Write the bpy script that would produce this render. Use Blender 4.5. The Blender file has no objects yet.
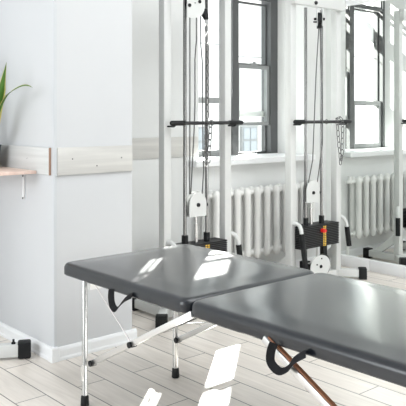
import bpy, bmesh, math, random
from math import sin, cos, pi, radians, sqrt
from mathutils import Vector, Matrix
random.seed(7)
C = bpy.context.scene.collection
scn = bpy.context.scene

# ------------------------------------------------------------------ camera, world, sun, exposure
H = 1.35
FPX = 709.06
AZ = math.atan((1010 - 203) / FPX)            # view axis, measured from +X towards +Y
cam = bpy.data.cameras.new('camera'); co = bpy.data.objects.new('camera', cam); C.objects.link(co)
cam.sensor_fit = 'HORIZONTAL'; cam.sensor_width = 36; cam.lens = FPX * 36 / 406
cam.shift_x = 0.0; cam.shift_y = -(203 - 115) / 406
cam.clip_start = 0.05; cam.clip_end = 200
co.location = (0, 0, H); co.rotation_euler = (pi / 2, 0, AZ - pi / 2)
scn.camera = co

w = bpy.data.worlds.new('sky'); scn.world = w; w.use_nodes = True
bg = w.node_tree.nodes['Background']; bg.inputs[0].default_value = (0.93, 0.97, 1.0, 1); bg.inputs[1].default_value = 2.0

sun = bpy.data.lights.new('sun', 'SUN'); so = bpy.data.objects.new('sun', sun); C.objects.link(so)
sun.energy = 30.0; sun.angle = radians(0.6); sun.color = (1.0, 0.97, 0.92)
SUN_TAN = 0.62; sd = Vector((0.747, 0.665, SUN_TAN))      # towards the sun
so.rotation_euler = sd.to_track_quat('Z', 'Y').to_euler(); so.location = (9, 9, 9)

def area(name, loc, target, sx, sy, power, col=(1, 1, 1)):
    l = bpy.data.lights.new(name, 'AREA'); l.shape = 'RECTANGLE'; l.size = sx; l.size_y = sy; l.energy = power; l.color = col
    o = bpy.data.objects.new(name, l); C.objects.link(o); o.location = loc
    o.rotation_euler = (Vector(loc) - Vector(target)).to_track_quat('Z', 'Y').to_euler(); return o
area('left_fill', (-2.2, 3.0, 1.9), (2, 3.2, 1.2), 2.4, 2.6, 75, (0.92, 0.96, 1.0))  # unseen area light added to brighten the pier's left face
area('ceiling_fill', (3.0, 0.6, 3.8), (3.0, 0.6, 0), 3.4, 3.4, 95, (0.95, 0.98, 1.0))  # overhead fill added for floor and table, not a lamp of the room
area('rear_fill', (3.4, -2.9, 0.85), (3.6, 3, 0.8), 3.4, 1.6, 38, (0.98, 0.985, 0.98))  # unseen fill added behind the viewer to even out the walls

scn.view_settings.view_transform = 'Standard'; scn.view_settings.look = 'None'
scn.view_settings.gamma = 1; scn.view_settings.use_curve_mapping = False
scn.view_settings.exposure = 0.48

# ------------------------------------------------------------------ materials
def nt(name):
    m = bpy.data.materials.new(name); m.use_nodes = True
    t = m.node_tree; b = t.nodes['Principled BSDF']; return m, t, b
def mat(name, col, rough=0.5, metal=0.0, spec=0.5, noise=0.0, nscale=6.0, bump=0.0, bscale=60.0, coat=0.0):
    m, t, b = nt(name)
    b.inputs['Base Color'].default_value = (*col, 1); b.inputs['Roughness'].default_value = rough
    b.inputs['Metallic'].default_value = metal; b.inputs['Specular IOR Level'].default_value = spec
    b.inputs['Coat Weight'].default_value = coat
    tc = t.nodes.new('ShaderNodeTexCoord')
    if noise:
        n = t.nodes.new('ShaderNodeTexNoise'); n.inputs['Scale'].default_value = nscale; n.inputs['Detail'].default_value = 4
        t.links.new(tc.outputs['Object'], n.inputs['Vector'])
        mx = t.nodes.new('ShaderNodeMix'); mx.data_type = 'RGBA'
        mx.inputs[6].default_value = (*[c * (1 - noise) for c in col], 1); mx.inputs[7].default_value = (*[min(1, c * (1 + noise)) for c in col], 1)
        t.links.new(n.outputs['Fac'], mx.inputs[0]); t.links.new(mx.outputs[2], b.inputs['Base Color'])
    if bump:
        n2 = t.nodes.new('ShaderNodeTexNoise'); n2.inputs['Scale'].default_value = bscale
        t.links.new(tc.outputs['Object'], n2.inputs['Vector'])
        bp = t.nodes.new('ShaderNodeBump'); bp.inputs['Strength'].default_value = bump; bp.inputs['Distance'].default_value = 0.002
        t.links.new(n2.outputs['Fac'], bp.inputs['Height']); t.links.new(bp.outputs['Normal'], b.inputs['Normal'])
    return m
M = {}
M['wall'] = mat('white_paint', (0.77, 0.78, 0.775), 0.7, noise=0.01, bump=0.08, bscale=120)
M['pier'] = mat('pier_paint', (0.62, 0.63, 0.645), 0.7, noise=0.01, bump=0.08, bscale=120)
M['ceiling'] = mat('ceiling_paint', (0.85, 0.86, 0.86), 0.8, noise=0.01)
M['trim'] = mat('white_trim', (0.86, 0.87, 0.88), 0.4, noise=0.01)
M['edge'] = mat('grey_corner_bead', (0.60, 0.62, 0.64), 0.4)
M['steel'] = mat('white_powder_coat', (0.655, 0.665, 0.655), 0.35, noise=0.01)
M['rad'] = mat('radiator_enamel', (0.84, 0.84, 0.82), 0.35, noise=0.01)
M['frame'] = mat('grey_window_frame', (0.085, 0.088, 0.09), 0.45, noise=0.05)
M['sash'] = mat('light_grey_sash', (0.26, 0.27, 0.27), 0.45, noise=0.03)
M['black'] = mat('black_rubber', (0.010, 0.011, 0.012), 0.5, spec=0.25, noise=0.1, nscale=30)
M['plate'] = mat('black_cast_iron', (0.014, 0.014, 0.015), 0.5, spec=0.3, noise=0.1, nscale=20)
M['core'] = mat('edge_highlight_grey', (0.10, 0.10, 0.10), 0.5)  # grey for the highlights on the plate edges, put into the colour
M['bar'] = mat('black_bar_paint', (0.02, 0.02, 0.022), 0.3)
M['chrome'] = mat('chrome', (0.6, 0.6, 0.6), 0.16, metal=1.0)
M['rod'] = mat('polished_rod', (0.27, 0.27, 0.27), 0.22, metal=1.0)
M['chain'] = mat('chain_steel', (0.16, 0.16, 0.16), 0.45, metal=1.0)
M['alu'] = mat('aluminium', (0.80, 0.80, 0.80), 0.28, metal=1.0)
M['vinyl'] = mat('black_vinyl', (0.007, 0.0095, 0.014), 0.3, spec=0.15, noise=0.06, nscale=3, bump=0.2, bscale=260, coat=1.0)
M['vinyl'].node_tree.nodes['Principled BSDF'].inputs['Coat IOR'].default_value = 1.5
M['vinyl'].node_tree.nodes['Principled BSDF'].inputs['Coat Roughness'].default_value = 0.19
M['strap'] = mat('black_webbing', (0.015, 0.015, 0.018), 0.7, bump=0.4, bscale=300)
M['cable'] = mat('grey_cable', (0.10, 0.10, 0.10), 0.5)
M['wire'] = mat('steel_wire', (0.5, 0.46, 0.45), 0.35, metal=0.8)
M['yellow'] = mat('yellow_marking', (0.85, 0.55, 0.08), 0.5)
M['red'] = mat('red_plastic', (0.75, 0.02, 0.02), 0.3)
M['floor_refl'] = mat('brown_floor_reflection', (0.30, 0.13, 0.07), 0.35, metal=0.3)  # brown of the floor mirrored in the brace, painted as colour
M['pot'] = mat('dark_pot', (0.08, 0.09, 0.11), 0.4)
M['soil'] = mat('soil', (0.05, 0.035, 0.025), 0.9, noise=0.3, nscale=40)
M['brown'] = mat('raw_wood_edge', (0.42, 0.27, 0.20), 0.6)
M['facade'] = mat('white_facade', (0.80, 0.79, 0.77), 0.8, noise=0.03)
M['facade2'] = mat('orange_facade', (0.75, 0.42, 0.26), 0.8, noise=0.05)
M['facade3'] = mat('beige_facade', (0.80, 0.72, 0.63), 0.8, noise=0.03)
M['fglass'] = mat('facade_glass', (0.35, 0.38, 0.40), 0.2)
M['street'] = mat('street', (0.5, 0.5, 0.5), 0.9, noise=0.1)

def wood(name, c1, c2, along, rough=0.5, sc=1.0):
    m, t, b = nt(name); b.inputs['Roughness'].default_value = rough
    tc = t.nodes.new('ShaderNodeTexCoord'); mp = t.nodes.new('ShaderNodeMapping'); s = [28 * sc] * 3; s[along] = 1.6 * sc; mp.inputs['Scale'].default_value = s
    n = t.nodes.new('ShaderNodeTexNoise'); n.inputs['Scale'].default_value = 1.0; n.inputs['Detail'].default_value = 6; n.inputs['Distortion'].default_value = 0.6
    r = t.nodes.new('ShaderNodeValToRGB'); r.color_ramp.elements[0].color = (*c1, 1); r.color_ramp.elements[1].color = (*c2, 1)
    r.color_ramp.elements[0].position = 0.3; r.color_ramp.elements[1].position = 0.7
    t.links.new(tc.outputs['Object'], mp.inputs['Vector']); t.links.new(mp.outputs[0], n.inputs['Vector'])
    t.links.new(n.outputs['Fac'], r.inputs[0]); t.links.new(r.outputs[0], b.inputs['Base Color']); return m
M['panelX'] = wood('whitewashed_board_x', (0.55, 0.54, 0.52), (0.66, 0.65, 0.62), 0, 0.6)
M['panelY'] = wood('whitewashed_board_y', (0.55, 0.55, 0.54), (0.68, 0.68, 0.67), 1, 0.6)
M['shelf'] = wood('pinkish_shelf_wood', (0.72, 0.52, 0.44), (0.82, 0.66, 0.58), 1, 0.5)

def floor_mat():
    m, t, b = nt('pale_wood_planks'); N = t.nodes; L = t.links
    def math_(op, a, bb=None, c=None):
        n = N.new('ShaderNodeMath'); n.operation = op
        for i, v in enumerate((a, bb, c)):
            if v is None: continue
            if isinstance(v, (int, float)): n.inputs[i].default_value = v
            else: L.new(v, n.inputs[i])
        return n.outputs[0]
    tc = N.new('ShaderNodeTexCoord'); sp = N.new('ShaderNodeSeparateXYZ'); L.new(tc.outputs['Object'], sp.inputs[0])
    PW, PL = 0.1625, 0.92
    xs = math_('DIVIDE', math_('SUBTRACT', sp.outputs[0], 1.528 - 10 * PW), PW)
    col = math_('FLOOR', xs); fx = math_('SUBTRACT', xs, col)
    off = math_('MULTIPLY', col, 0.49)
    ys = math_('DIVIDE', math_('SUBTRACT', sp.outputs[1], 3.07 - 4.9 * PL - 5 * PL), PL)
    ys = math_('SUBTRACT', ys, off); row = math_('FLOOR', ys); fy = math_('SUBTRACT', ys, row)
    gx = math_('LESS_THAN', math_('MINIMUM', fx, math_('SUBTRACT', 1.0, fx)), 0.0028 / PW)
    gy = math_('LESS_THAN', math_('MINIMUM', fy, math_('SUBTRACT', 1.0, fy)), 0.0024 / PL)
    gap = math_('MAXIMUM', gx, gy)
    cv = N.new('ShaderNodeCombineXYZ'); L.new(col, cv.inputs[0]); L.new(row, cv.inputs[1])
    wn = N.new('ShaderNodeTexWhiteNoise'); wn.noise_dimensions = '2D'; L.new(cv.outputs[0], wn.inputs['Vector'])
    mp = N.new('ShaderNodeMapping'); mp.inputs['Scale'].default_value = (30, 2.2, 1); L.new(tc.outputs['Object'], mp.inputs['Vector'])
    vadd = N.new('ShaderNodeVectorMath'); vadd.operation = 'ADD'; L.new(mp.outputs[0], vadd.inputs[0]); L.new(wn.outputs['Color'], vadd.inputs[1])
    n = N.new('ShaderNodeTexNoise'); n.inputs['Scale'].default_value = 1; n.inputs['Detail'].default_value = 6; n.inputs['Distortion'].default_value = 1.2; L.new(vadd.outputs[0], n.inputs['Vector'])
    r = N.new('ShaderNodeValToRGB'); r.color_ramp.elements[0].position = 0.25; r.color_ramp.elements[1].position = 0.75
    r.color_ramp.elements[0].color = (0.68, 0.625, 0.565, 1); r.color_ramp.elements[1].color = (0.85, 0.79, 0.725, 1); L.new(n.outputs['Fac'], r.inputs[0])
    hs = N.new('ShaderNodeHueSaturation'); L.new(r.outputs[0], hs.inputs['Color'])
    L.new(math_('MULTIPLY_ADD', wn.outputs['Value'], 0.12, 0.94), hs.inputs['Value'])
    mx = N.new('ShaderNodeMix'); mx.data_type = 'RGBA'; L.new(gap, mx.inputs[0]); L.new(hs.outputs[0], mx.inputs[6]); mx.inputs[7].default_value = (0.10, 0.085, 0.075, 1)
    L.new(mx.outputs[2], b.inputs['Base Color']); b.inputs['Roughness'].default_value = 0.30; b.inputs['Specular IOR Level'].default_value = 0.9
    return m
M['floor'] = floor_mat()

def glass_mat():
    m = bpy.data.materials.new('window_glass'); m.use_nodes = True; t = m.node_tree; t.nodes.clear()
    o = t.nodes.new('ShaderNodeOutputMaterial'); tr = t.nodes.new('ShaderNodeBsdfTransparent'); g = t.nodes.new('ShaderNodeBsdfGlossy')
    tr.inputs[0].default_value = (0.96, 0.98, 0.975, 1); g.inputs['Roughness'].default_value = 0.02
    x = t.nodes.new('ShaderNodeMixShader'); x.inputs[0].default_value = 0.06
    t.links.new(tr.outputs[0], x.inputs[1]); t.links.new(g.outputs[0], x.inputs[2]); t.links.new(x.outputs[0], o.inputs[0]); return m
M['glass'] = glass_mat()
M['mirror'] = mat('mirror_silver', (0.91, 0.935, 0.915), 0.0, metal=1.0)

def leaf_mat():
    m, t, b = nt('green_leaf_yellow_edge'); b.inputs['Roughness'].default_value = 0.4
    uv = t.nodes.new('ShaderNodeUVMap'); sp = t.nodes.new('ShaderNodeSeparateXYZ'); t.links.new(uv.outputs[0], sp.inputs[0])
    r = t.nodes.new('ShaderNodeValToRGB'); e = r.color_ramp.elements
    e[0].position = 0.0; e[0].color = (0.72, 0.68, 0.25, 1); e[1].position = 0.16; e[1].color = (0.09, 0.22, 0.03, 1)
    for p, c in ((0.12, (0.66, 0.62, 0.22, 1)), (0.5, (0.13, 0.30, 0.05, 1)), (0.84, (0.09, 0.22, 0.03, 1)), (0.90, (0.66, 0.62, 0.22, 1))):
        k = e.new(p); k.color = c
    t.links.new(sp.outputs[0], r.inputs[0]); t.links.new(r.outputs[0], b.inputs['Base Color']); return m
M['leaf'] = leaf_mat()

# ------------------------------------------------------------------ mesh helpers
class MB:
    def __init__(s): s.bm = bmesh.new()
    def box(s, x0, x1, y0, y1, z0, z1, bev=0.0, seg=2, mtx=None):
        b = bmesh.new(); bmesh.ops.create_cube(b, size=1)
        bmesh.ops.transform(b, matrix=Matrix.Translation(((x0 + x1) / 2, (y0 + y1) / 2, (z0 + z1) / 2)) @ Matrix.Diagonal((x1 - x0, y1 - y0, z1 - z0, 1)), verts=b.verts)
        if bev: bmesh.ops.bevel(b, geom=b.edges[:], offset=bev, segments=seg, affect='EDGES', profile=0.5)
        s._merge(b, mtx); return s
    def bar(s, p, q, wx, wz, bev=0.0, up=(0, 0, 1)):
        """rectangular bar from p to q: width wx across, wz along 'up'"""
        p, q = Vector(p), Vector(q); d = (q - p); L = d.length; d.normalize(); u = Vector(up); sdv = d.cross(u).normalized(); u = sdv.cross(d).normalized()
        m = Matrix((( d.x, sdv.x, u.x, 0), (d.y, sdv.y, u.y, 0), (d.z, sdv.z, u.z, 0), (0, 0, 0, 1)))
        return s.box(0, L, -wx / 2, wx / 2, -wz / 2, wz / 2, bev, 2, Matrix.Translation(p) @ m)
    def tube(s, pts, r, n=10, closed=False, rs=None):
        b = bmesh.new(); pts = [Vector(p) for p in pts]; N = len(pts); rings = []
        prev = None
        for i, p in enumerate(pts):
            if closed: t = pts[(i + 1) % N] - pts[i - 1]
            elif i == 0: t = pts[1] - p
            elif i == N - 1: t = p - pts[-2]
            else: t = (pts[i + 1] - p).normalized() + (p - pts[i - 1]).normalized()
            t.normalize()
            if prev is None:
                a = Vector((0, 0, 1)) if abs(t.z) < 0.9 else Vector((1, 0, 0)); u = t.cross(a).normalized()
            else: u = (prev - t * prev.dot(t)).normalized()
            prev = u; v = t.cross(u); rr = rs[i] if rs else r
            rings.append([b.verts.new(p + (u * cos(2 * pi * k / n) + v * sin(2 * pi * k / n)) * rr) for k in range(n)])
        for i in range(N if closed else N - 1):
            A, B = rings[i], rings[(i + 1) % N]
            for k in range(n): b.faces.new((A[k], A[(k + 1) % n], B[(k + 1) % n], B[k]))
        if not closed: b.faces.new(rings[0][::-1]); b.faces.new(rings[-1])
        s._merge(b, None); return s
    def prism(s, pts2, plane, a, b_, mtx=None):
        """extrude 2-D outline; plane 'xz' (extruded in y a..b), 'xy' (z), 'yz' (x)"""
        b = bmesh.new()
        f = {'xz': lambda p, k: (p[0], k, p[1]), 'xy': lambda p, k: (p[0], p[1], k), 'yz': lambda p, k: (k, p[0], p[1])}[plane]
        A = [b.verts.new(f(p, a)) for p in pts2]; B = [b.verts.new(f(p, b_)) for p in pts2]; n = len(A)
        b.faces.new(A); b.faces.new(B[::-1])
        for i in range(n): b.faces.new((A[i], B[i], B[(i + 1) % n], A[(i + 1) % n]))
        bmesh.ops.recalc_face_normals(b, faces=b.faces); s._merge(b, mtx); return s
    def lathe(s, prof, c, n=24, axis='z'):
        b = bmesh.new(); rings = []
        for r, z in prof:
            rings.append([b.verts.new((max(r, 1e-5) * cos(2 * pi * k / n), max(r, 1e-5) * sin(2 * pi * k / n), z)) for k in range(n)])
        for A, B in zip(rings, rings[1:]):
            for k in range(n): b.faces.new((A[k], A[(k + 1) % n], B[(k + 1) % n], B[k]))
        b.faces.new(rings[0][::-1]); b.faces.new(rings[-1])
        m = Matrix.Translation(c)
        if axis == 'y': m = m @ Matrix.Rotation(pi / 2, 4, 'X')
        if axis == 'x': m = m @ Matrix.Rotation(pi / 2, 4, 'Y')
        bmesh.ops.recalc_face_normals(b, faces=b.faces); s._merge(b, m); return s
    def disc(s, c, r, th, axis='y', n=28): return s.lathe([(r * 0.97, -th / 2), (r, -th / 2 + 0.002), (r, th / 2 - 0.002), (r * 0.97, th / 2)], c, n, axis)
    def _merge(s, b, mtx):
        if mtx is not None: bmesh.ops.transform(b, matrix=mtx, verts=b.verts)
        me = bpy.data.meshes.new('t'); b.to_mesh(me); b.free(); s.bm.from_mesh(me); bpy.data.meshes.remove(me)

def base_of(parent):
    v = Vector((0, 0, 0)); p = parent
    while p is not None: v += Vector(p.location); p = p.parent
    return v
def obj(name, mb, material, parent=None, smooth=True, loc=None):
    me = bpy.data.meshes.new(name); bm = mb.bm
    off = base_of(parent) if parent else (Vector(loc) if loc else Vector((0, 0, 0)))
    bmesh.ops.translate(bm, vec=-off, verts=bm.verts); bm.to_mesh(me); bm.free()
    me.materials.append(material)
    o = bpy.data.objects.new(name, me); C.objects.link(o)
    if parent: o.parent = parent
    elif loc: o.location = loc
    if smooth:
        for p in me.polygons: p.use_smooth = True
        me.set_sharp_from_angle(angle=radians(35))
    return o
def tag(o, label, cat, group=None, kind=None):
    if label: o['label'] = label
    if cat: o['category'] = cat
    if group: o['group'] = group
    if kind: o['kind'] = kind
    return o
def thing(name, loc, label, cat, group=None):
    e = bpy.data.objects.new(name, None); C.objects.link(e); e.location = loc; e.empty_display_size = 0.1
    return tag(e, label, cat, group)
def bolts(name, items, m, parent):
    for prof, c, n, ax in items: obj(name, MB().lathe(prof, c, n, ax), m, parent)
def struct(name, mb, material, label=None, smooth=False):
    o = obj(name, mb, material, None, smooth); o['kind'] = 'structure'
    tag(o, label, None); return o

# ------------------------------------------------------------------ setting
YW, YG, XM = 4.15, 4.50, 5.15
OX0, OX1, OZ0, OZ1 = 3.735, 4.857, 0.95, 2.84            # window opening
CEIL = 3.90
struct('floor', MB().box(-2.6, XM + 0.1, -3.0, YW + 0.02, -0.1, 0), M['floor'], 'pale greige wood-look plank floor')
struct('ceiling', MB().box(-2.6, XM + 0.1, -3.0, YW + 0.4, CEIL, CEIL + 0.1), M['ceiling'], 'white ceiling')
wb = MB()
T = 0.58
wb.prism([(-2.6, YW), (3.60, YW), (OX0, YG - 0.02), (OX0, YW + T), (-2.6, YW + T)], 'xy', -0.1, CEIL); wb.box(OX1, XM + 0.4, YW, YW + T, -0.1, CEIL)
wb.prism([(3.60, YW), (OX1, YW), (OX1, YW + T), (OX0, YW + T), (OX0, YG - 0.02)], 'xy', -0.1, OZ0); wb.prism([(3.60, YW), (OX1, YW), (OX1, YW + T), (OX0, YW + T), (OX0, YG - 0.02)], 'xy', OZ1, CEIL)
struct('wall_back', wb, M['wall'], 'white window wall with deep window opening')
struct('wall_front', MB().box(-2.6, XM + 0.1, -3.1, -3.0, 0, CEIL), M['wall'], 'white wall behind the viewer')
struct('wall_left', MB().box(-2.7, -2.6, -3.1, YW, 0, CEIL), M['wall'], 'white far left wall out of view')
struct('wall_right', MB().box(XM + 0.02, XM + 0.12, -3.0, YW, 0, CEIL), M['wall'], 'white wall behind the mirror')
# projecting pier
PX0, PX1, PY0 = 1.954, 2.482, 3.46
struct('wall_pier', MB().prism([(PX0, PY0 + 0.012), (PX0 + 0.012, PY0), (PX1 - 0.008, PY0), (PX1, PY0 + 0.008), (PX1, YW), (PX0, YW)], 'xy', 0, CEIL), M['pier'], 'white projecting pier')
struct('trim_1', MB().box(PX0 - 0.003, PX0 + 0.004, PY0 - 0.002, PY0 + 0.014, 0.075, CEIL - .01).box(PX0 - 0.002, PX0 + 0.014, PY0 - 0.004, PY0 + 0.002, 0.075, CEIL - .01), M['edge'], 'grey corner bead of the pier')
# baseboards
def baseboard_profile(): return [(0, 0), (0.022, 0), (0.022, 0.012), (0.016, 0.02), (0.016, 0.055), (0.010, 0.068), (0.004, 0.072), (0, 0.072)]
bb = baseboard_profile()
b1 = MB().prism([(PY0 - a, z) for a, z in bb], 'yz', PX0 - 0.02, PX1 + 0.02); struct('baseboard_front', b1, M['trim'], 'white baseboard along the front of the pier')
b2 = MB().prism([(PX0 - a, z) for a, z in bb], 'xz', PY0, YW); struct('baseboard_left', b2, M['trim'], 'white baseboard along the left face of the pier')
b3 = MB().prism([(YW - a, z) for a, z in bb], 'yz', PX1, XM - 0.02); struct('baseboard_back', b3, M['trim'], 'white baseboard below the radiator')
b4 = MB().box(PX0 - 0.03, PX0 + 0.018, PY0 - 0.03, PY0 + 0.018, 0, 0.078, 0.004); struct('trim_2', b4, M['trim'], 'white corner block of the baseboard')
# whitewashed guard boards
def screws(mb, pts):
    for p, ax in pts: mb.lathe([(0.004, 0), (0.004, 0.002)], p, 8, ax)
struct('trim_3', MB().box(PX0 + 0.016, PX1 - 0.012, PY0 - 0.014, PY0 - 0.001, 1.018, 1.170, 0.002), M['panelX'], 'whitewashed board on the front of the pier', True)
struct('trim_4', MB().box(PX0 - 0.014, PX0 - 0.001, PY0 + 0.035, YW - 0.002, 1.018, 1.168, 0.002), M['panelY'], 'whitewashed board on the left face of the pier', True)
struct('trim_5', MB().box(PX0 - 0.015, PX0 - 0.001, PY0 + 0.0325, PY0 + 0.0345, 1.017, 1.169), M['brown'], 'brown raw end of the board')
struct('trim_6', MB().box(PX1 + 0.003, 3.585, YW - 0.014, YW - 0.001, 1.035, 1.184, 0.002), M['panelX'], 'whitewashed board on the window wall', True)
sc = MB(); screws(sc, [((2.06, PY0 - 0.014, 1.105), 'y'), ((2.39, PY0 - 0.014, 1.10), 'y'), ((2.22, PY0 - 0.014, 1.06), 'y'), ((PX0 - 0.014, 3.75, 1.10), 'x'), ((2.86, YW - 0.014, 1.10), 'y')])
struct('trim_7', sc, M['frame'], 'screw heads in the boards')

# window -------------------------------------------------------------
wf = MB(); FD0, FD1 = YG - 0.02, YG + 0.10
ML, MR = 4.280, 4.355
wf.box(OX0 - 0.003, 3.775, FD0, FD1, OZ0, OZ1); wf.box(4.765, OX1 + 0.005, FD0, FD1, OZ0, OZ1); wf.box(ML, MR, FD0, FD1 + 0.055, OZ0, OZ1)
for xa, xb, zb in ((3.775, ML, 2.47), (MR, 4.765, 2.395)):
    wf.box(xa, xb, FD0 + .002, FD1 - .002, OZ0, 1.0); wf.box(xa, xb, FD0 + .002, YG + 0.02, zb, zb + 0.03); wf.box(xa, xb, FD0 + .002, FD1 - .002, 2.79, OZ1)
win = obj('window_1', wf, M['frame'], None, False); win['kind'] = 'structure'; win['label'] = 'tall grey double window in a deep reveal'
def sash(x0, x1, z0, z1, y, wdt, m, nm='sash'):
    s = MB(); s.box(x0, x0 + wdt, y, y + 0.035, z0, z1); s.box(x1 - wdt, x1, y, y + 0.035, z0, z1)
    s.box(x0 + wdt, x1 - wdt, y, y + 0.035, z0, z0 + wdt * 1.1); s.box(x0 + wdt, x1 - wdt, y, y + 0.035, z1 - wdt * 1.1, z1)
    o = obj(nm, s, m, win, False)
    obj('pane', MB().box(x0 + wdt, x1 - wdt, y + 0.014, y + 0.02, z0 + wdt, z1 - wdt), M['glass'], o, False)
    return o
# right half: raised lower sash, upper sash
sash(MR, 4.765, 1.80, 2.368, YG + 0.035, 0.014, M['frame'])
sash(MR, 4.765, 1.255, 1.80, YG, 0.030, M['sash'])
sash(MR, 4.765, 1.00, 1.285, YG + 0.036, 0.014, M['frame'])
sash(3.775, ML, 1.47, 2.47, YG + 0.035, 0.016, M['frame'])
sash(3.775, ML, 1.00, 1.50, YG, 0.045, M['sash'])
sash(3.775, ML, 2.50, 2.79, YG - 0.005, 0.012, M['frame'])
sash(MR, 4.765, 2.425, 2.79, YG - 0.005, 0.012, M['frame'])
obj('glazing_bar', MB().box(MR, 4.765, YG + 0.06, YG + 0.064, 1.873, 1.880), M['sash'], win, False)
obj('glazing_bar', MB().box(3.775, ML, YG + 0.06, YG + 0.064, 1.962, 1.969), M['sash'], win, False)
obj('shade_bar', MB().box(3.10, 5.50, 5.02, 5.06, 2.53, 2.69).box(3.10, 3.16, 4.72, 5.03, 2.56, 2.66).box(5.44, 5.50, 4.72, 5.03, 2.56, 2.66), M['sash'], win, False)  # bar added outside to cast the shadow gap across the sun patches
obj('pale_band', MB().box(MR, 4.765, YG + 0.05, YG + 0.06, 1.335, 1.385), M['rad'], win, False)  # pale band across, just behind the sash glass
lk = MB().box(4.52, 4.60, YG - 0.012, YG + 0.02, 1.80, 1.815).box(4.55, 4.57, YG - 0.018, YG, 1.812, 1.83)
obj('sash_lock', lk, M['sash'], win)
sl = MB().box(3.50, 4.895, YW - 0.09, YW, 0.952, 1.0, 0.006).prism([(3.602, YW - .001), (4.855, YW - .001), (4.855, YG - .02), (OX0 + .001, YG - .02)], 'xy', 0.9505, 0.998)
struct('window_2', sl, M['trim'], 'deep white window sill')
bpy.data.objects['window_2'].name = 'window_sill'; bpy.data.objects['window_sill'].parent = win
bpy.data.objects['window_sill']['label'] = 'white window sill'
del bpy.data.objects['window_sill']['kind']

# outside ------------------------------------------------------------
struct('ground', MB().box(-30, 60, YW + 0.8, 60, -4.2, -4.0), M['street'], 'street level outside')
bd = thing('building', (14, 16, -4), 'pale building across the street seen through the window', 'building')
obj('wall', MB().box(4, 16.45, 16, 20, -4, 8.5), M['facade'], bd, False)
obj('wall', MB().box(16.45, 28, 15.9, 20, -4, 1.0), M['facade2'], bd, False).__setitem__('label', 'orange plaster wall')
obj('wall', MB().box(16.45, 28, 15.9, 20, 1.0, 8.5), M['facade3'], bd, False).__setitem__('label', 'beige upper wall')
for k, xx in enumerate((9.4, 11.4, 13.4, 15.6)):
    for zz in (-2.6, -0.3):
        f = MB(); f.box(xx, xx + 0.7, 15.9, 16.0, zz, zz + 1.3); fo = obj('window', f, M['sash'], bd, False)
        g = MB()
        for a in (0, 1):
            for b_ in (0, 1, 2): g.box(xx + 0.07 + a * 0.31, xx + 0.32 + a * 0.31, 15.88, 15.9, zz + 0.07 + b_ * 0.41, zz + 0.41 + b_ * 0.41)
        obj('pane', g, M['fglass'], fo, False)

# ------------------------------------------------------------------ mirror
mr = thing('wall_mirror', (XM, 3.0, 0), 'large white-framed wall mirror reflecting the window and machine', 'mirror')
obj('mirror_glass', MB().box(XM, XM + 0.012, -0.5, YW - 0.002, 0.09, 2.33), M['mirror'], mr, False)
obj('bottom_rail', MB().box(XM - 0.022, XM + 0.015, 3.655, YW - 0.004, 0.0, 0.095, 0.003), M['trim'], mr)
obj('bottom_rail', MB().box(XM - 0.022, XM + 0.015, -0.5, 3.651, 0.0, 0.095, 0.003), M['trim'], mr)
obj('top_rail', MB().box(XM - 0.02, XM + 0.015, -0.5, YW - 0.004, 2.325, 2.38, 0.003), M['trim'], mr)

# ------------------------------------------------------------------ radiator
PITCH = 0.113
rad = thing('radiator', (4.2, 4.08, 0.18), 'white cast-iron column radiator under the window sill', 'radiator')
def rad_section(x):
    s = MB(); rx = 0.031
    for y in (4.035, 4.105):
        b = []; n = 12; prof = [(0.19, 0.35), (0.205, 0.8), (0.24, 1.0), (0.27, 0.86), (0.5, 0.84), (0.69, 0.86), (0.72, 1.0), (0.75, 0.85), (0.767, 0.4)]
        bm = bmesh.new(); rings = [[bm.verts.new((x + rx * k * cos(2 * pi * i / n), y + 0.034 * k * sin(2 * pi * i / n), z)) for i in range(n)] for z, k in prof]
        for A, B in zip(rings, rings[1:]):
            for i in range(n): bm.faces.new((A[i], A[(i + 1) % n], B[(i + 1) % n], B[i]))
        bm.faces.new(rings[0][::-1]); bm.faces.new(rings[-1]); s._merge(bm, None)
    for z in (0.235, 0.725):
        s.tube([(x - PITCH / 2 + 0.001, 4.07, z), (x + PITCH / 2 - 0.001, 4.07, z)], 0.024, 12)
        s.tube([(x, 4.03, z), (x, 4.11, z)], 0.026, 12)
    return s
nsec = 12
for k in range(nsec): obj('section', rad_section(4.81 - k * PITCH), M['rad'], rad)
for xx in (4.70, 3.70): obj('bracket', MB().box(xx, xx + 0.02, 4.10, YW - 0.001, 0.255, 0.285), M['rad'], rad)
vl = MB().tube([(4.86, 4.07, 0.235), (4.93, 4.07, 0.235), (4.93, 4.07, 0.02), (4.93, 4.07, 0.0)], 0.014, 10); obj('supply_pipe', vl, M['rad'], rad)
vl = MB().tube([(4.86, 4.07, 0.725), (4.90, 4.07, 0.725)], 0.022, 12).tube([(4.90, 4.07, 0.725), (4.94, 4.07, 0.725)], 0.016, 12).tube([(4.90, 4.07, 0.73), (4.90, 4.07, 0.775)], 0.018, 12); obj('valve', vl, M['rad'], rad)

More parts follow.
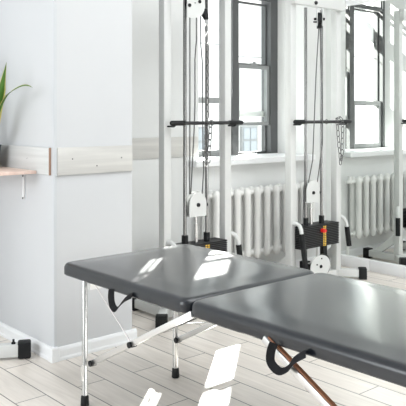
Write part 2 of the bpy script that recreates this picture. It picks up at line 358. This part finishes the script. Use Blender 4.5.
# ------------------------------------------------------------------ shelf, plant
sh = thing('wall_shelf', (1.85, 3.9, 1.03), 'pinkish wooden wall shelf on the left face of the pier', 'shelf')
obj('board', MB().box(1.72, PX0 - 0.016, 3.63, YW - 0.002, 1.018, 1.036, 0.002), M['shelf'], sh)
br = MB().box(PX0 - 0.012, PX0 - 0.001, 3.794, 3.808, 0.86, 1.017).box(1.76, PX0 - 0.012, 3.794, 3.808, 1.008, 1.017)
obj('bracket', br, M['trim'], sh)
bolts('screw', [([(0.006, 0), (0.006, 0.005)], (PX0 - 0.016, 3.801, zz), 10, 'x') for zz in (0.865, 0.995)], M['frame'], sh)
pc = (1.815, 4.035)
pl = thing('potted_plant', (pc[0], pc[1], 1.036), 'potted plant with yellow-edged green leaves in a dark pot on the shelf', 'plant')
obj('pot', MB().lathe([(0.055, 1.036), (0.075, 1.05), (0.092, 1.165), (0.096, 1.172), (0.086, 1.172), (0.082, 1.155)], (pc[0], pc[1], 0), 28), M['pot'], pl)
obj('soil', MB().lathe([(0.082, 1.15), (0.02, 1.158)], (pc[0], pc[1], 0), 20), M['soil'], pl)
def leaf(pts, wmax, side, fold=0.25):
    """blade along pts; side = width direction"""
    bm = bmesh.new(); uvl = bm.loops.layers.uv.new('UVMap'); pts = [Vector(p) for p in pts]
    P = []
    for i in range(len(pts) - 1):                       # smooth by Catmull-Rom
        p0 = pts[max(i - 1, 0)]; p1 = pts[i]; p2 = pts[i + 1]; p3 = pts[min(i + 2, len(pts) - 1)]
        for k in range(6):
            t = k / 6; P.append(0.5 * ((2 * p1) + (p2 - p0) * t + (2 * p0 - 5 * p1 + 4 * p2 - p3) * t * t + (3 * p1 - p0 - 3 * p2 + p3) * t ** 3))
    P.append(pts[-1]); n = len(P); sv = Vector(side).normalized(); rows = []
    for i, p in enumerate(P):
        t = i / (n - 1); wd = wmax * (0.35 + 0.65 * sin(pi * min(t * 0.9 + 0.12, 1))) * (1 - max(0, t - 0.75) / 0.25 * 0.97)
        tg = (P[min(i + 1, n - 1)] - P[max(i - 1, 0)]).normalized(); nn = tg.cross(sv).normalized()
        rows.append([(bm.verts.new(p + sv * wd * u + nn * fold * wd * abs(u)), (u + 1) / 2, t) for u in (-1, -0.6, 0, 0.6, 1)])
    for A, B in zip(rows, rows[1:]):
        for k in range(4):
            q = (A[k], A[k + 1], B[k + 1], B[k]); f = bm.faces.new([v[0] for v in q])
            for l, v in zip(f.loops, q): l[uvl].uv = (v[1], v[2])
    r = bmesh.ops.solidify(bm, geom=bm.faces[:], thickness=0.0015)
    mb = MB(); mb.bm = bm; return mb
Fv = Vector((cos(AZ), sin(AZ), 0)); Rv = Vector((sin(AZ), -cos(AZ), 0))
def pp(x, y, depth): # point along a view ray: used only to measure leaf tips against the wall
    return Vector((0, 0, H)) + (Fv + Rv * ((x - 203) / FPX) + Vector((0, 0, (115 - y) / FPX))) * depth
c0 = Vector((pc[0], pc[1], 1.16))
obj('leaf', leaf([c0, (1.80, 3.92, 1.22), (1.80, 3.86, 1.36), (1.784, 3.757, 1.491), (1.785, 3.69, 1.645)], 0.034, Rv), M['leaf'], pl)
obj('leaf', leaf([c0, (1.798, 3.878, 1.263), (1.793, 3.776, 1.39), (1.805, 3.712, 1.462), (1.824, 3.642, 1.497), (1.843, 3.572, 1.512), (1.857, 3.52, 1.50)], 0.020, (0.9, 0.2, 0.6)), M['leaf'], pl)
for k, (a, hgt, ln) in enumerate(((2.2, 0.5, 0.10), (3.1, 0.42, 0.2), (4.0, 0.55, 0.08), (1.6, 0.36, 0.05), (3.6, 0.3, 0.24))):
    dx, dy = cos(a), sin(a) * 0.3
    obj('leaf', leaf([c0, c0 + Vector((dx * ln * 0.3, dy * ln * 0.3, hgt * 0.5)), c0 + Vector((dx * ln * 0.7, dy * ln * 0.7, hgt * 0.9)), c0 + Vector((dx * ln, dy * ln, hgt))], 0.025, (-sin(a), cos(a), 0)), M['leaf'], pl)

# ------------------------------------------------------------------ cable towers
def arch(cx, cz, wdt, h_up, h_dn, n=14):
    pts = [(cx - wdt / 2, cz - h_dn), (cx + wdt / 2, cz - h_dn)]
    for k in range(n + 1):
        a = pi * k / n; pts.append((cx + wdt / 2 * cos(a), cz + h_up - wdt / 2 + wdt / 2 * sin(a)))
    return pts
YT = 3.68
def tower(cx, label, far):
    t = thing('cable_machine', (cx, YT, 0), label, 'gym machine', 'white cable machine towers')
    hw = 0.28 if far else 0.273; pw = 0.03; TOP = 2.30
    S = M['steel']
    for sgn in (-1, 1):
        x = cx + sgn * hw
        obj('post', MB().box(x - pw, x + pw, YT - pw, YT + pw, 0.02, TOP, 0.004), S, t)
        ft = MB(); xo = x + sgn * 0.135
        ft.bar((x, YT + 0.02, 0.05), (x - sgn * 0.0, YT + 0.31, 0.05), 0.06, 0.06, 0.004)
        ft.bar((x - sgn * 0.005, YT + 0.01, 0.05), (xo, YT - 0.14, 0.05), 0.06, 0.06, 0.004)
        f = obj('base_foot', ft, S, t)
        obj('gusset', MB().prism([(YT + 0.03, 0.18), (YT + 0.03, 0.26), (YT + 0.25, 0.08), (YT + 0.17, 0.08)], 'yz', x - 0.02, x + 0.02), S, f, False)
        a = Vector((xo - x, -0.15, 0)).normalized()
        cp = MB().bar(Vector((xo, YT - 0.14, 0.046)) - a * 0.01, Vector((xo, YT - 0.14, 0.046)) + a * 0.055, 0.075, 0.092, 0.006); obj('end_cap', cp, M['black'], f)
        cp = MB().box(x - 0.037, x + 0.037, YT + 0.30, YT + 0.365, 0, 0.092, 0.006); obj('end_cap', cp, M['black'], f)
    # top: cross beam
    obj('top_beam', MB().box(cx - hw - pw, cx + hw + pw, YT - 0.075, YT - pw - 0.0005, 2.205, 2.31, 0.003), S, t)
    obj('base_beam', MB().box(cx - hw + pw, cx + hw - pw, YT - 0.03, YT + 0.03, 0.02, 0.08, 0.003), S, t)
    # guide rods
    yr = YT - 0.04
    r1, r2 = (cx - 0.135, cx + 0.06) if not far else (cx - 0.15, cx + 0.045)
    for xr in (r1, r2):
        obj('guide_rod', MB().tube([(xr, yr, 0.09), (xr, yr, 2.19)], 0.0125, 12), M['rod'], t)
    ztop = 0.490
    # stack
    npl = 13; z0 = 0.315; th = (ztop - z0) / npl
    sx0, sx1 = (cx - 0.26, cx + 0.20) if not far else (cx - 0.265, cx + 0.195)
    for k in range(npl):
        obj('weight_plate', MB().box(sx0, sx1, YT - 0.10, YT + 0.03, z0 + k * th, z0 + (k + 1) * th - 0.004, 0.002, 1), M['plate'], t)
    obj('stack_core', MB().box(sx0 + 0.008, sx1 - 0.008, YT - 0.093, YT + 0.025, z0 + 0.002, ztop - 0.006), M['core'], t)  # shows grey between the plates as their painted edge highlights
    for xr in (r1, r2): obj('rod_collar', MB().tube([(xr, yr, ztop - 0.005), (xr, yr, ztop + 0.055)], 0.022, 14), M['black'], t)
    obj('stack_cushion', MB().box(sx0 + 0.28, sx0 + 0.325, YT - 0.085, YT - 0.05, 0.20, z0), M['black'], t)
    xm = sx0 + 0.275
    mk = MB()
    for k in range(npl - 1):
        zc = z0 + (k + 0.5) * th - 0.002
        mk.box(xm - 0.018, xm - 0.004, YT - 0.1015, YT - 0.0995, zc - 0.0035, zc + 0.0045); mk.box(xm + 0.002, xm + 0.018, YT - 0.1015, YT - 0.0995, zc - 0.0035, zc + 0.0045)
    obj('weight_markings', mk, M['yellow'], t, False)
    pn = MB().tube([(xm - 0.035, YT - 0.10, z0 + 9.3 * th), (xm - 0.035, YT - 0.13, z0 + 9.3 * th)], 0.016, 14)
    pn.tube([(xm - 0.012, YT - 0.10, z0 + 9.1 * th), (xm - 0.012, YT - 0.125, z0 + 9.1 * th)], 0.011, 12)
    obj('selector_pin', pn, M['red'], t)
    # travelling pulley
    if not far: px, pz, pwd, up, dn = cx - 0.048, 0.745, 0.150, 0.083, 0.078
    else: px, pz, pwd, up, dn = cx - 0.098, 0.740, 0.155, 0.10, 0.075
    yp = YT - 0.075
    obj('pulley_wheel', MB().disc((px + 0.012, yp + 0.028, pz + 0.005), 0.062, 0.022), M['black'], t)
    tp = obj('travelling_pulley', MB().prism(arch(px, pz, pwd, up, dn), 'xz', yp, yp + 0.006).prism(arch(px + 0.012, pz, pwd, up, dn), 'xz', yp + 0.05, yp + 0.056).box(px - pwd * .4, px + pwd * .4, yp + .006, yp + .05, pz - dn, pz - dn + .006), S, t)
    bolts('bolt', [([(0.015, 0), (0.013, 0.01)], (px, yp, pz), 6, 'y'), ([(0.012, 0), (0.012, 0.02)], (px + pwd / 2 + 0.012, yp + .03, pz - 0.005), 6, 'y')], M['black'], tp)
    obj('stack_stem', MB().tube([(px + 0.005, yp + 0.028, pz - dn), (px + 0.005, yp + 0.028, 0.60)], 0.006, 10).tube([(px + 0.005, yp + 0.028, 0.615), (px + 0.005, yp + 0.028, ztop - .003)], 0.014, 12), M['chrome'], t)
    # bottom pulley with white guard
    gx, gz = (cx + 0.0, 0.175)
    bp = MB(); R_ = 0.088; gx -= 0.10; pts = [(gx - R_ * 1.35, gz - 0.12), (gx + 0.04, gz - 0.12)] + [(gx + R_ * 1.35 * cos(a), gz + R_ * sin(a)) for a in [(-0.3 + k * (pi + 0.3) / 14) for k in range(15)]]
    g = obj('floor_pulley', bp.prism(pts, 'xz', YT - 0.150, YT - 0.144), S, t)
    bolts('bolt', [([(0.014, 0), (0.012, 0.01)], (gx, YT - 0.150, gz), 6, 'y'), ([(0.006, 0), (0.006, 0.005)], (gx - 0.045, YT - 0.150, gz + 0.02), 6, 'y'), ([(0.006, 0), (0.006, 0.005)], (gx + 0.01, YT - 0.150, gz + 0.06), 6, 'y')], M['black'], g)
    obj('pulley_wheel', MB().disc((gx + 0.05, YT - 0.128, gz), 0.088, 0.022).box(gx - 0.01, gx + 0.05, YT - 0.142, YT - 0.02, 0.09, gz), M['black'], g)
    # upper pulley
    if not far:
        ux, uz = cx - 0.112, 2.155
        obj('pulley_wheel', MB().disc((ux + 0.012, YT - 0.105, uz), 0.098, 0.024).prism([(ux + 0.045, uz - 0.10), (ux + 0.10, uz - 0.165), (ux + 0.115, uz - 0.16), (ux + 0.10, uz - 0.09)], 'xz', YT - 0.125, YT - 0.095), M['black'], t)
        pts = [(ux - 0.075, uz - 0.165), (ux - 0.02, uz - 0.168)] + [(ux + 0.078 * cos(a), uz - 0.07 + 0.09 * sin(a)) for a in [(-1.1 + k * (1.1) / 5) for k in range(6)]] + [(ux + 0.08, uz + 0.15), (ux - 0.075, uz + 0.15)]
        u = obj('upper_pulley', MB().prism(pts, 'xz', YT - 0.128, YT - 0.122).box(ux - 0.06, ux + 0.06, YT - 0.122, YT - 0.076, uz + 0.12, uz + 0.148), S, t)
        bolts('bolt', [([(0.013, 0), (0.012, 0.008)], (ux - 0.058, YT - 0.128, uz - 0.085), 6, 'y'), ([(0.013, 0), (0.012, 0.008)], (ux + 0.03, YT - 0.128, uz - 0.052), 6, 'y'), ([(0.004, 0), (0.004, 0.004)], (ux - 0.01, YT - 0.128, uz - 0.065), 6, 'y')], M['black'], u)
        cb = [[(cx - 0.142, YT - 0.10, 2.02), (cx - 0.142, YT - 0.10, 1.2), (cx - 0.11, YT - 0.06, 0.82)],
              [(cx - 0.085, YT - 0.10, 2.02), (cx - 0.085, YT - 0.10, 1.85), (cx - 0.098, YT - 0.10, 1.72), (cx - 0.098, YT - 0.10, 1.4), (cx - 0.105, YT - 0.10, 1.25), (cx - 0.10, YT - 0.06, 0.82)],
              [(cx - 0.048, YT - 0.10, 2.02), (cx - 0.046, YT - 0.10, 1.82), (cx - 0.032, YT - 0.10, 1.70), (cx - 0.026, YT - 0.10, 1.1), (cx - 0.020, YT - 0.10, 0.98), (cx - 0.0, YT - 0.06, 0.80)]]
    else:
        ux, uz = cx - 0.073, 2.10
        d = Vector((cos(AZ), sin(AZ), 0))     # wheel plane turned to follow the cable
        mt = Matrix.Translation((ux, YT - 0.115, uz)) @ Matrix.Rotation(AZ, 4, 'Z')
        wl = MB().disc((0, 0, 0), 0.052, 0.024)
        wl.box(-0.02, 0.03, -0.016, 0.016, -0.072, -0.05)
        bmesh.ops.transform(wl.bm, matrix=mt, verts=wl.bm.verts); obj('pulley_wheel', wl, M['black'], t)
        u = MB().box(-0.03, 0.03, 0.018, 0.023, -0.055, 0.085).box(-0.03, 0.03, -0.023, -0.018, -0.055, 0.085)
        bmesh.ops.transform(u.bm, matrix=mt, verts=u.bm.verts); u = obj('upper_pulley', u, S, t)
        for p_, q_, r_ in (((0, 0.024, 0), (0, 0.042, 0), 0.011), ((0, -0.024, 0), (0, -0.042, 0), 0.011), ((-.02, 0.024, -0.025), (-.02, 0.05, -0.025), 0.007)):
            obj('bolt', MB().tube([mt @ Vector(p_), mt @ Vector(q_)], r_, 6), M['black'], u)
        obj('beam_bolt', MB().lathe([(0.016, 0), (0.014, 0.012)], (cx - 0.07, YT - 0.075, 2.232), 6, 'y'), M['black'], t)
        cb = [[(cx - 0.078, YT - 0.115, 2.05), (cx - 0.105, YT - 0.11, 1.7), (cx - 0.13, YT - 0.11, 1.3), (cx - 0.135, YT - 0.10, 1.0), (cx - 0.14, YT - 0.06, 0.82)],
              [(cx - 0.066, YT - 0.115, 2.05), (cx - 0.045, YT - 0.11, 1.7), (cx - 0.03, YT - 0.11, 1.5), (cx - 0.028, YT - 0.11, 1.15), (cx - 0.04, YT - 0.09, 0.95), (cx - 0.035, YT - 0.06, 0.80)],
              [(cx - 0.15, YT - 0.03, 1.1), (cx - 0.165, YT - 0.05, 0.9), (cx - 0.178, YT - 0.04, 0.6), (cx - 0.178, YT - 0.04, 0.48)]]
    for c in cb: obj('cable', MB().tube(c, 0.0042, 8), M['cable'], t)
    # dip handles
    for sgn, drop in ((-1, 0.30), (1, 0.16)):
        x = cx + sgn * hw; zt = 0.50 if sgn < 0 else 0.51
        if sgn < 0: path = [(x, YT - 0.02, zt + .01), (x + 0.005, YT - 0.06, zt + 0.012), (x + 0.008, YT - 0.085, zt), (x + 0.008, YT - 0.10, zt - 0.03), (x + 0.008, YT - 0.105, zt - 0.06)]; end = (x + 0.022, YT - 0.14, zt - 0.06 - drop)
        else: path = [(x, YT, zt - 0.002), (x + 0.035, YT - 0.02, zt + 0.002), (x + 0.06, YT - 0.035, zt - 0.015), (x + 0.078, YT - 0.045, zt - 0.05), (x + 0.082, YT - 0.05, zt - 0.085)]; end = (x + 0.098, YT - 0.06, zt - 0.085 - drop)
        # smooth arc
        hd = obj('dip_handle', MB().tube(path + [tuple(Vector(path[-1]).lerp(Vector(end), 0.9))], 0.0155, 12), S, t)
        obj('grip', MB().tube([path[-1], end], 0.021, 12), M['black'], hd)
    # bar hooks
    for sgn in (-1, 1):
        x = cx + sgn * hw
        obj('bar_hook', MB().tube([(x, YT - 0.02, 1.275), (x, YT - 0.095, 1.275), (x, YT - 0.108, 1.282)], 0.006, 8), M['black'], t)
    return t
C1, C2 = 3.172, 4.417
tower(C1, 'nearer white cable machine tower standing right behind the massage table', False)
tower(C2, 'farther white cable machine tower beside the wall mirror', True)

def bar(x0, x1, label):
    b = thing('pull_bar', ((x0 + x1) / 2, 3.585, 1.297), label, 'exercise bar', 'black pull bars hooked on the cable towers')
    y = 3.585; z = 1.297
    obj('shaft', MB().tube([(x0 + 0.10, y, z - 0.001), (x1 - 0.12, y, z - 0.001)], 0.0125, 14), M['bar'], b)
    obj('grip', MB().tube([(x0, y, z), (x0 + 0.01, y, z), (x0 + 0.11, y, z)], 0.017, 14, rs=[0.012, 0.017, 0.017]), M['black'], b)
    obj('grip', MB().tube([(x1 - 0.13, y, z), (x1 - 0.01, y, z), (x1, y, z)], 0.017, 14, rs=[0.0155, 0.0155, 0.011]), M['black'], b)
    xx = (x0 + x1) / 2 + 0.035
    obj('ring', MB().tube([(xx + 0.016 * cos(a), y, z + 0.018 * sin(a)) for a in [2 * pi * k / 14 for k in range(14)]], 0.003, 6, True), M['chain'], b)
    return b
bar(C1 - 0.30, C1 + 0.35, 'black pull bar hooked across the nearer white machine tower')
bar(C2 - 0.345, C2 + 0.355, 'black pull bar hooked across the farther tower by the mirror')

def chain_mesh(strands, L=0.050, W=0.0135, r=0.0034):
    mb = MB()
    for pts in strands:
        pts = [Vector(p) for p in pts]; seg = []
        tot = sum((b - a).length for a, b in zip(pts, pts[1:])); n = max(2, int(tot / (L - 2.6 * r)))
        def at(s):
            for a, b in zip(pts, pts[1:]):
                d = (b - a).length
                if s <= d + 1e-9: return a.lerp(b, s / d)
                s -= d
            return pts[-1]
        for k in range(n):
            c = at((k + 0.5) * tot / n); d = (at((k + 1) * tot / n) - at(k * tot / n)).normalized()
            base = Vector((1, 0, 0)) if abs(d.z) > 0.5 else Vector((0, 0, 1))
            u = d.cross(base).normalized(); v = d.cross(u).normalized(); wv = u if k % 2 else v
            hl = L / 2 - W; P = []
            for j in range(12):
                a = 2 * pi * j / 12; P.append(c + wv * W * cos(a) + d * (W * sin(a) + (hl if sin(a) > 0 else -hl)))
            mb.tube(P, r, 5, True)
    return mb
yc = 3.565
xk = C1 - 0.010
ch = obj('chain', chain_mesh([[(xk, yc - 0.01, 1.82), (xk, yc - 0.01, 1.33)], [(xk - 0.012, yc - 0.013, 1.31), (xk - 0.014, yc - .01, 1.06), (xk, yc - .01, 1.04), (xk + 0.014, yc - .01, 1.06), (xk + 0.030, yc - 0.013, 1.31)]]), M['chain'], None, loc=(xk, yc, 1.0))
tag(ch, 'long steel chain hanging from the nearer tower pulley past its bar', 'chain')
def carab(c, h, w_, r=0.004): return MB().tube([(c[0] + w_ * cos(a), c[1], c[2] + h * sin(a)) for a in [2 * pi * k / 16 for k in range(16)]], r, 6, True)
for c_, h_, w_ in (((xk, yc, 1.93), 0.034, 0.013), ((xk + .003, yc, 1.86), 0.035, 0.013), ((xk + 0.002, yc, 1.025), 0.022, 0.012)):
    obj('carabiner', carab(c_, h_, w_), M['chrome'], ch)
obj('cable_end', MB().tube([(xk, yc, 1.99), (xk, yc, 1.96)], 0.007, 8), M['chrome'], ch)
xk = C2 + 0.180
ch = obj('chain', chain_mesh([[(xk - 0.028, yc, 1.27), (xk - 0.018, yc - .01, 1.09), (xk - .004, yc - .01, 1.03), (xk, yc - .01, 0.95)], [(xk + 0.042, yc, 1.30), (xk + 0.018, yc - .012, 1.05), (xk + .004, yc - .012, 0.98)],
    [(xk - 0.028, yc + .005, 1.275), (xk - 0.02, yc + .01, 1.325), (xk + 0.02, yc + .01, 1.33), (xk + 0.042, yc, 1.30)]]), M['chain'], None, loc=(xk, yc, 0.95))
tag(ch, 'short steel chain looped over the right end of the farther tower bar', 'chain')

# ------------------------------------------------------------------ base foot of another machine, left
gf = thing('exercise_machine', (1.55, 4.0, 0), 'white steel machine foot with black rubber cap beside the pier at the left edge', 'gym machine')
a0 = Vector((1.837, 3.632, 0.048)); dv = Vector((-0.751, 0.66, 0)).normalized()
dv = Vector((-0.80, 0.42, 0)).normalized()
obj('base_tube', MB().bar(a0, a0 + dv * 0.85, 0.06, 0.066, 0.004), M['steel'], gf)
obj('end_cap', MB().bar(a0 - dv * 0.06, a0 + dv * 0.012, 0.072, 0.09, 0.01, (0, 0, 1)), M['black'], gf)
obj('levelling_knob', MB().lathe([(0.012, 0.080), (0.012, 0.088), (0.006, 0.094), (0.006, 0.106)], (a0.x + dv.x * 0.035, a0.y + dv.y * 0.035, 0), 12), M['black'], gf)
obj('upright', MB().box(1.20, 1.26, 3.93, 3.99, 0.0, 1.2, 0.004), M['steel'], gf)

# ------------------------------------------------------------------ massage table
tb = thing('massage_table', (2.1, 2.0, 0), 'long black padded folding massage table with metal legs', 'massage table')
def cushion(x0, x1, y0, y1, z0, z1, r=0.026, rc=0.05, crown=0.010, rs=None):
    n, m = 44, 56; bm = bmesh.new(); cx, cy = (x0 + x1) / 2, (y0 + y1) / 2; hx, hy = (x1 - x0) / 2, (y1 - y0) / 2
    def mp(t): return 0.62 * sin(t * pi / 2) + 0.38 * t if abs(t) < 1 else t
    g = []
    for i in range(n + 1):
        row = []
        for j in range(m + 1):
            u = sin((2 * i / n - 1) * pi / 2); v = sin((2 * j / m - 1) * pi / 2)
            X, Y = u * hx, v * hy
            # pull the square outline onto rounded corners
            qx, qy = abs(X) - (hx - rc), abs(Y) - (hy - rc)
            if qx > 0 and qy > 0:
                mxq = max(qx, qy); l = sqrt(qx * qx + qy * qy); k = mxq / l
                qx2, qy2 = qx * k, qy * k; X = math.copysign(hx - rc + qx2, X); Y = math.copysign(hy - rc + qy2, Y); d = rc - mxq
            else: d = min(hx - abs(X), hy - abs(Y))
            d = max(d, 0)
            zz = z1 - r + sqrt(max(0, r * r - (r - min(d, r)) ** 2)) + crown * (1 - u ** 4) * (1 - v ** 4) * min(1, d / 0.12) ** 0.7
            row.append(bm.verts.new((cx + X, cy + Y, zz)))
        g.append(row)
    for i in range(n):
        for j in range(m): bm.faces.new((g[i][j], g[i + 1][j], g[i + 1][j + 1], g[i][j + 1]))
    loop = [g[i][0] for i in range(n + 1)] + [g[n][j] for j in range(1, m + 1)] + [g[i][m] for i in range(n - 1, -1, -1)] + [g[0][j] for j in range(m - 1, 0, -1)]
    prev = loop
    for k, (dz, ins) in enumerate(((z1 - r - 0.002 - z0, 0), (0, 0.006))):
        zz = z0 + 0.006 if k == 0 else z0
        cur = []
        for v in loop:
            X, Y = v.co.x - cx, v.co.y - cy; f = 1 - (0.006 / hx if k else 0)
            cur.append(bm.verts.new((cx + X * f, cy + Y * f, zz)))
        N = len(loop)
        for i in range(N): bm.faces.new((prev[i], cur[i], cur[(i + 1) % N], prev[(i + 1) % N]))
        prev = cur
    bm.faces.new(prev); bmesh.ops.recalc_face_normals(bm, faces=bm.faces)
    mb = MB(); mb.bm = bm; return mb
TX0, TX1, TZ0, TZ1 = 1.787, 2.60, 0.562, 0.622
SEAM = 2.132
obj('cushion', cushion(TX0, TX1, SEAM + 0.001, 3.105, TZ0, TZ1), M['vinyl'], tb)
obj('cushion', cushion(TX0, TX1, 0.78, SEAM - 0.001, TZ0, TZ1), M['vinyl'], tb)
LX = (1.79, 2.302)
def leg(x, y):
    xt = x + (0.06 if x < 2 else 0.0); yt = y + (0.098 if x < 2 and y > 2 else 0.0)
    l = obj('leg', MB().tube([(x, y, 0.03), (xt, yt, TZ0)], 0.0135, 14), M['chrome'], tb)
    obj('rubber_foot', MB().lathe([(0.018, 0.0), (0.020, 0.004), (0.018, 0.045), (0.015, 0.05)], (x, y, 0), 16), M['black'], l)
    obj('adjuster_clip', MB().box(x - 0.017, x - 0.011, y - 0.008, y + 0.008, 0.12, 0.19), M['alu'], l)
for x in LX:
    leg(x - (0.030 if x < 2 else 0), 2.834); leg(x, 1.05)
    for (ya, za, yb, zb) in ((2.83, 0.190, 2.10, 0.575), (1.06, 0.225, 1.715, 0.573)):
        s = obj('brace', MB().bar((x, ya, za), (x, yb, zb), 0.018, 0.026, 0.003), M['alu'], tb)
    obj('brace_joint', MB().tube([(x - 0.02, 2.50, 0.36), (x + 0.018, 2.50, 0.36)], 0.013, 12), M['black'], tb)
    obj('brace_joint', MB().tube([(x - 0.016, 2.815, 0.197), (x + 0.016, 2.815, 0.197)], 0.014, 12), M['black'], tb)
    obj('tension_cable', MB().tube([(x, 2.79, 0.563), (x, 2.50, 0.36)], 0.0022, 6), M['wire'], tb)
obj('brace_reflection', MB().bar((LX[0] + 0.0, 1.05, 0.2375), (LX[0] + 0.0, 1.69, 0.5835), 0.016, 0.005), M['floor_refl'], tb).__setitem__('label', 'painted brown floor reflection along the brace')  # thin bar standing in for the floor's reflection in the brace
obj('tension_cable', MB().tube([(LX[0], 2.50, 0.36), (2.0, 2.30, 0.48), (LX[1], 2.20, 0.563)], 0.003, 6), M['chrome'], tb)
obj('tension_cable', MB().tube([(LX[1], 2.50, 0.36), (2.0, 2.45, 0.42), (LX[0], 2.24, 0.50)], 0.003, 6), M['chrome'], tb)
obj('cross_rail', MB().box(LX[0], LX[1], 2.835, 2.860, TZ0 - 0.03, TZ0 - 0.001), M['alu'], tb)
obj('cross_rail', MB().box(LX[0], LX[1], 1.04, 1.065, TZ0 - 0.03, TZ0 - 0.001), M['alu'], tb)
def strap(path, x, wd=0.030):
    """flat webbing loop hung from the cushion edge, path of (y, z)"""
    bm = bmesh.new(); rows = []; P = []; pts = [Vector((0, a, b)) for a, b in path]
    for i in range(len(pts) - 1):
        p0 = pts[max(i - 1, 0)]; p1 = pts[i]; p2 = pts[i + 1]; p3 = pts[min(i + 2, len(pts) - 1)]
        for k in range(6):
            t = k / 6; P.append(0.5 * ((2 * p1) + (p2 - p0) * t + (2 * p0 - 5 * p1 + 4 * p2 - p3) * t * t + (3 * p1 - p0 - 3 * p2 + p3) * t ** 3))
    P.append(pts[-1]); n = len(P) - 1
    for i, p in enumerate(P):
        tg = (P[min(i + 1, n)] - P[max(i - 1, 0)]).normalized(); nn = tg.cross(Vector((1, 0, 0)))
        a = sin(pi * i / n); sd_ = (Vector((1, 0, 0)) * (0.45 + 0.25 * a) + nn * (0.8 - 0.15 * a)).normalized()
        c = p + Vector((x - 0.010 * a, 0, 0)); rows.append((bm.verts.new(c - sd_ * wd / 2), bm.verts.new(c + sd_ * wd / 2)))
    for A, B in zip(rows, rows[1:]): bm.faces.new((A[0], A[1], B[1], B[0]))
    bmesh.ops.solidify(bm, geom=bm.faces[:], thickness=0.0025)
    mb = MB(); mb.bm = bm; return mb
obj('carry_strap', strap([(2.635, 0.578), (2.632, 0.54), (2.615, 0.508), (2.585, 0.498), (2.55, 0.53), (2.52, 0.556), (2.48, 0.578)], 1.775), M['strap'], tb)
obj('carry_strap', strap([(1.645, 0.578), (1.655, 0.545), (1.650, 0.512), (1.612, 0.494), (1.575, 0.512), (1.55, 0.545), (1.505, 0.578)], 1.765), M['strap'], tb)
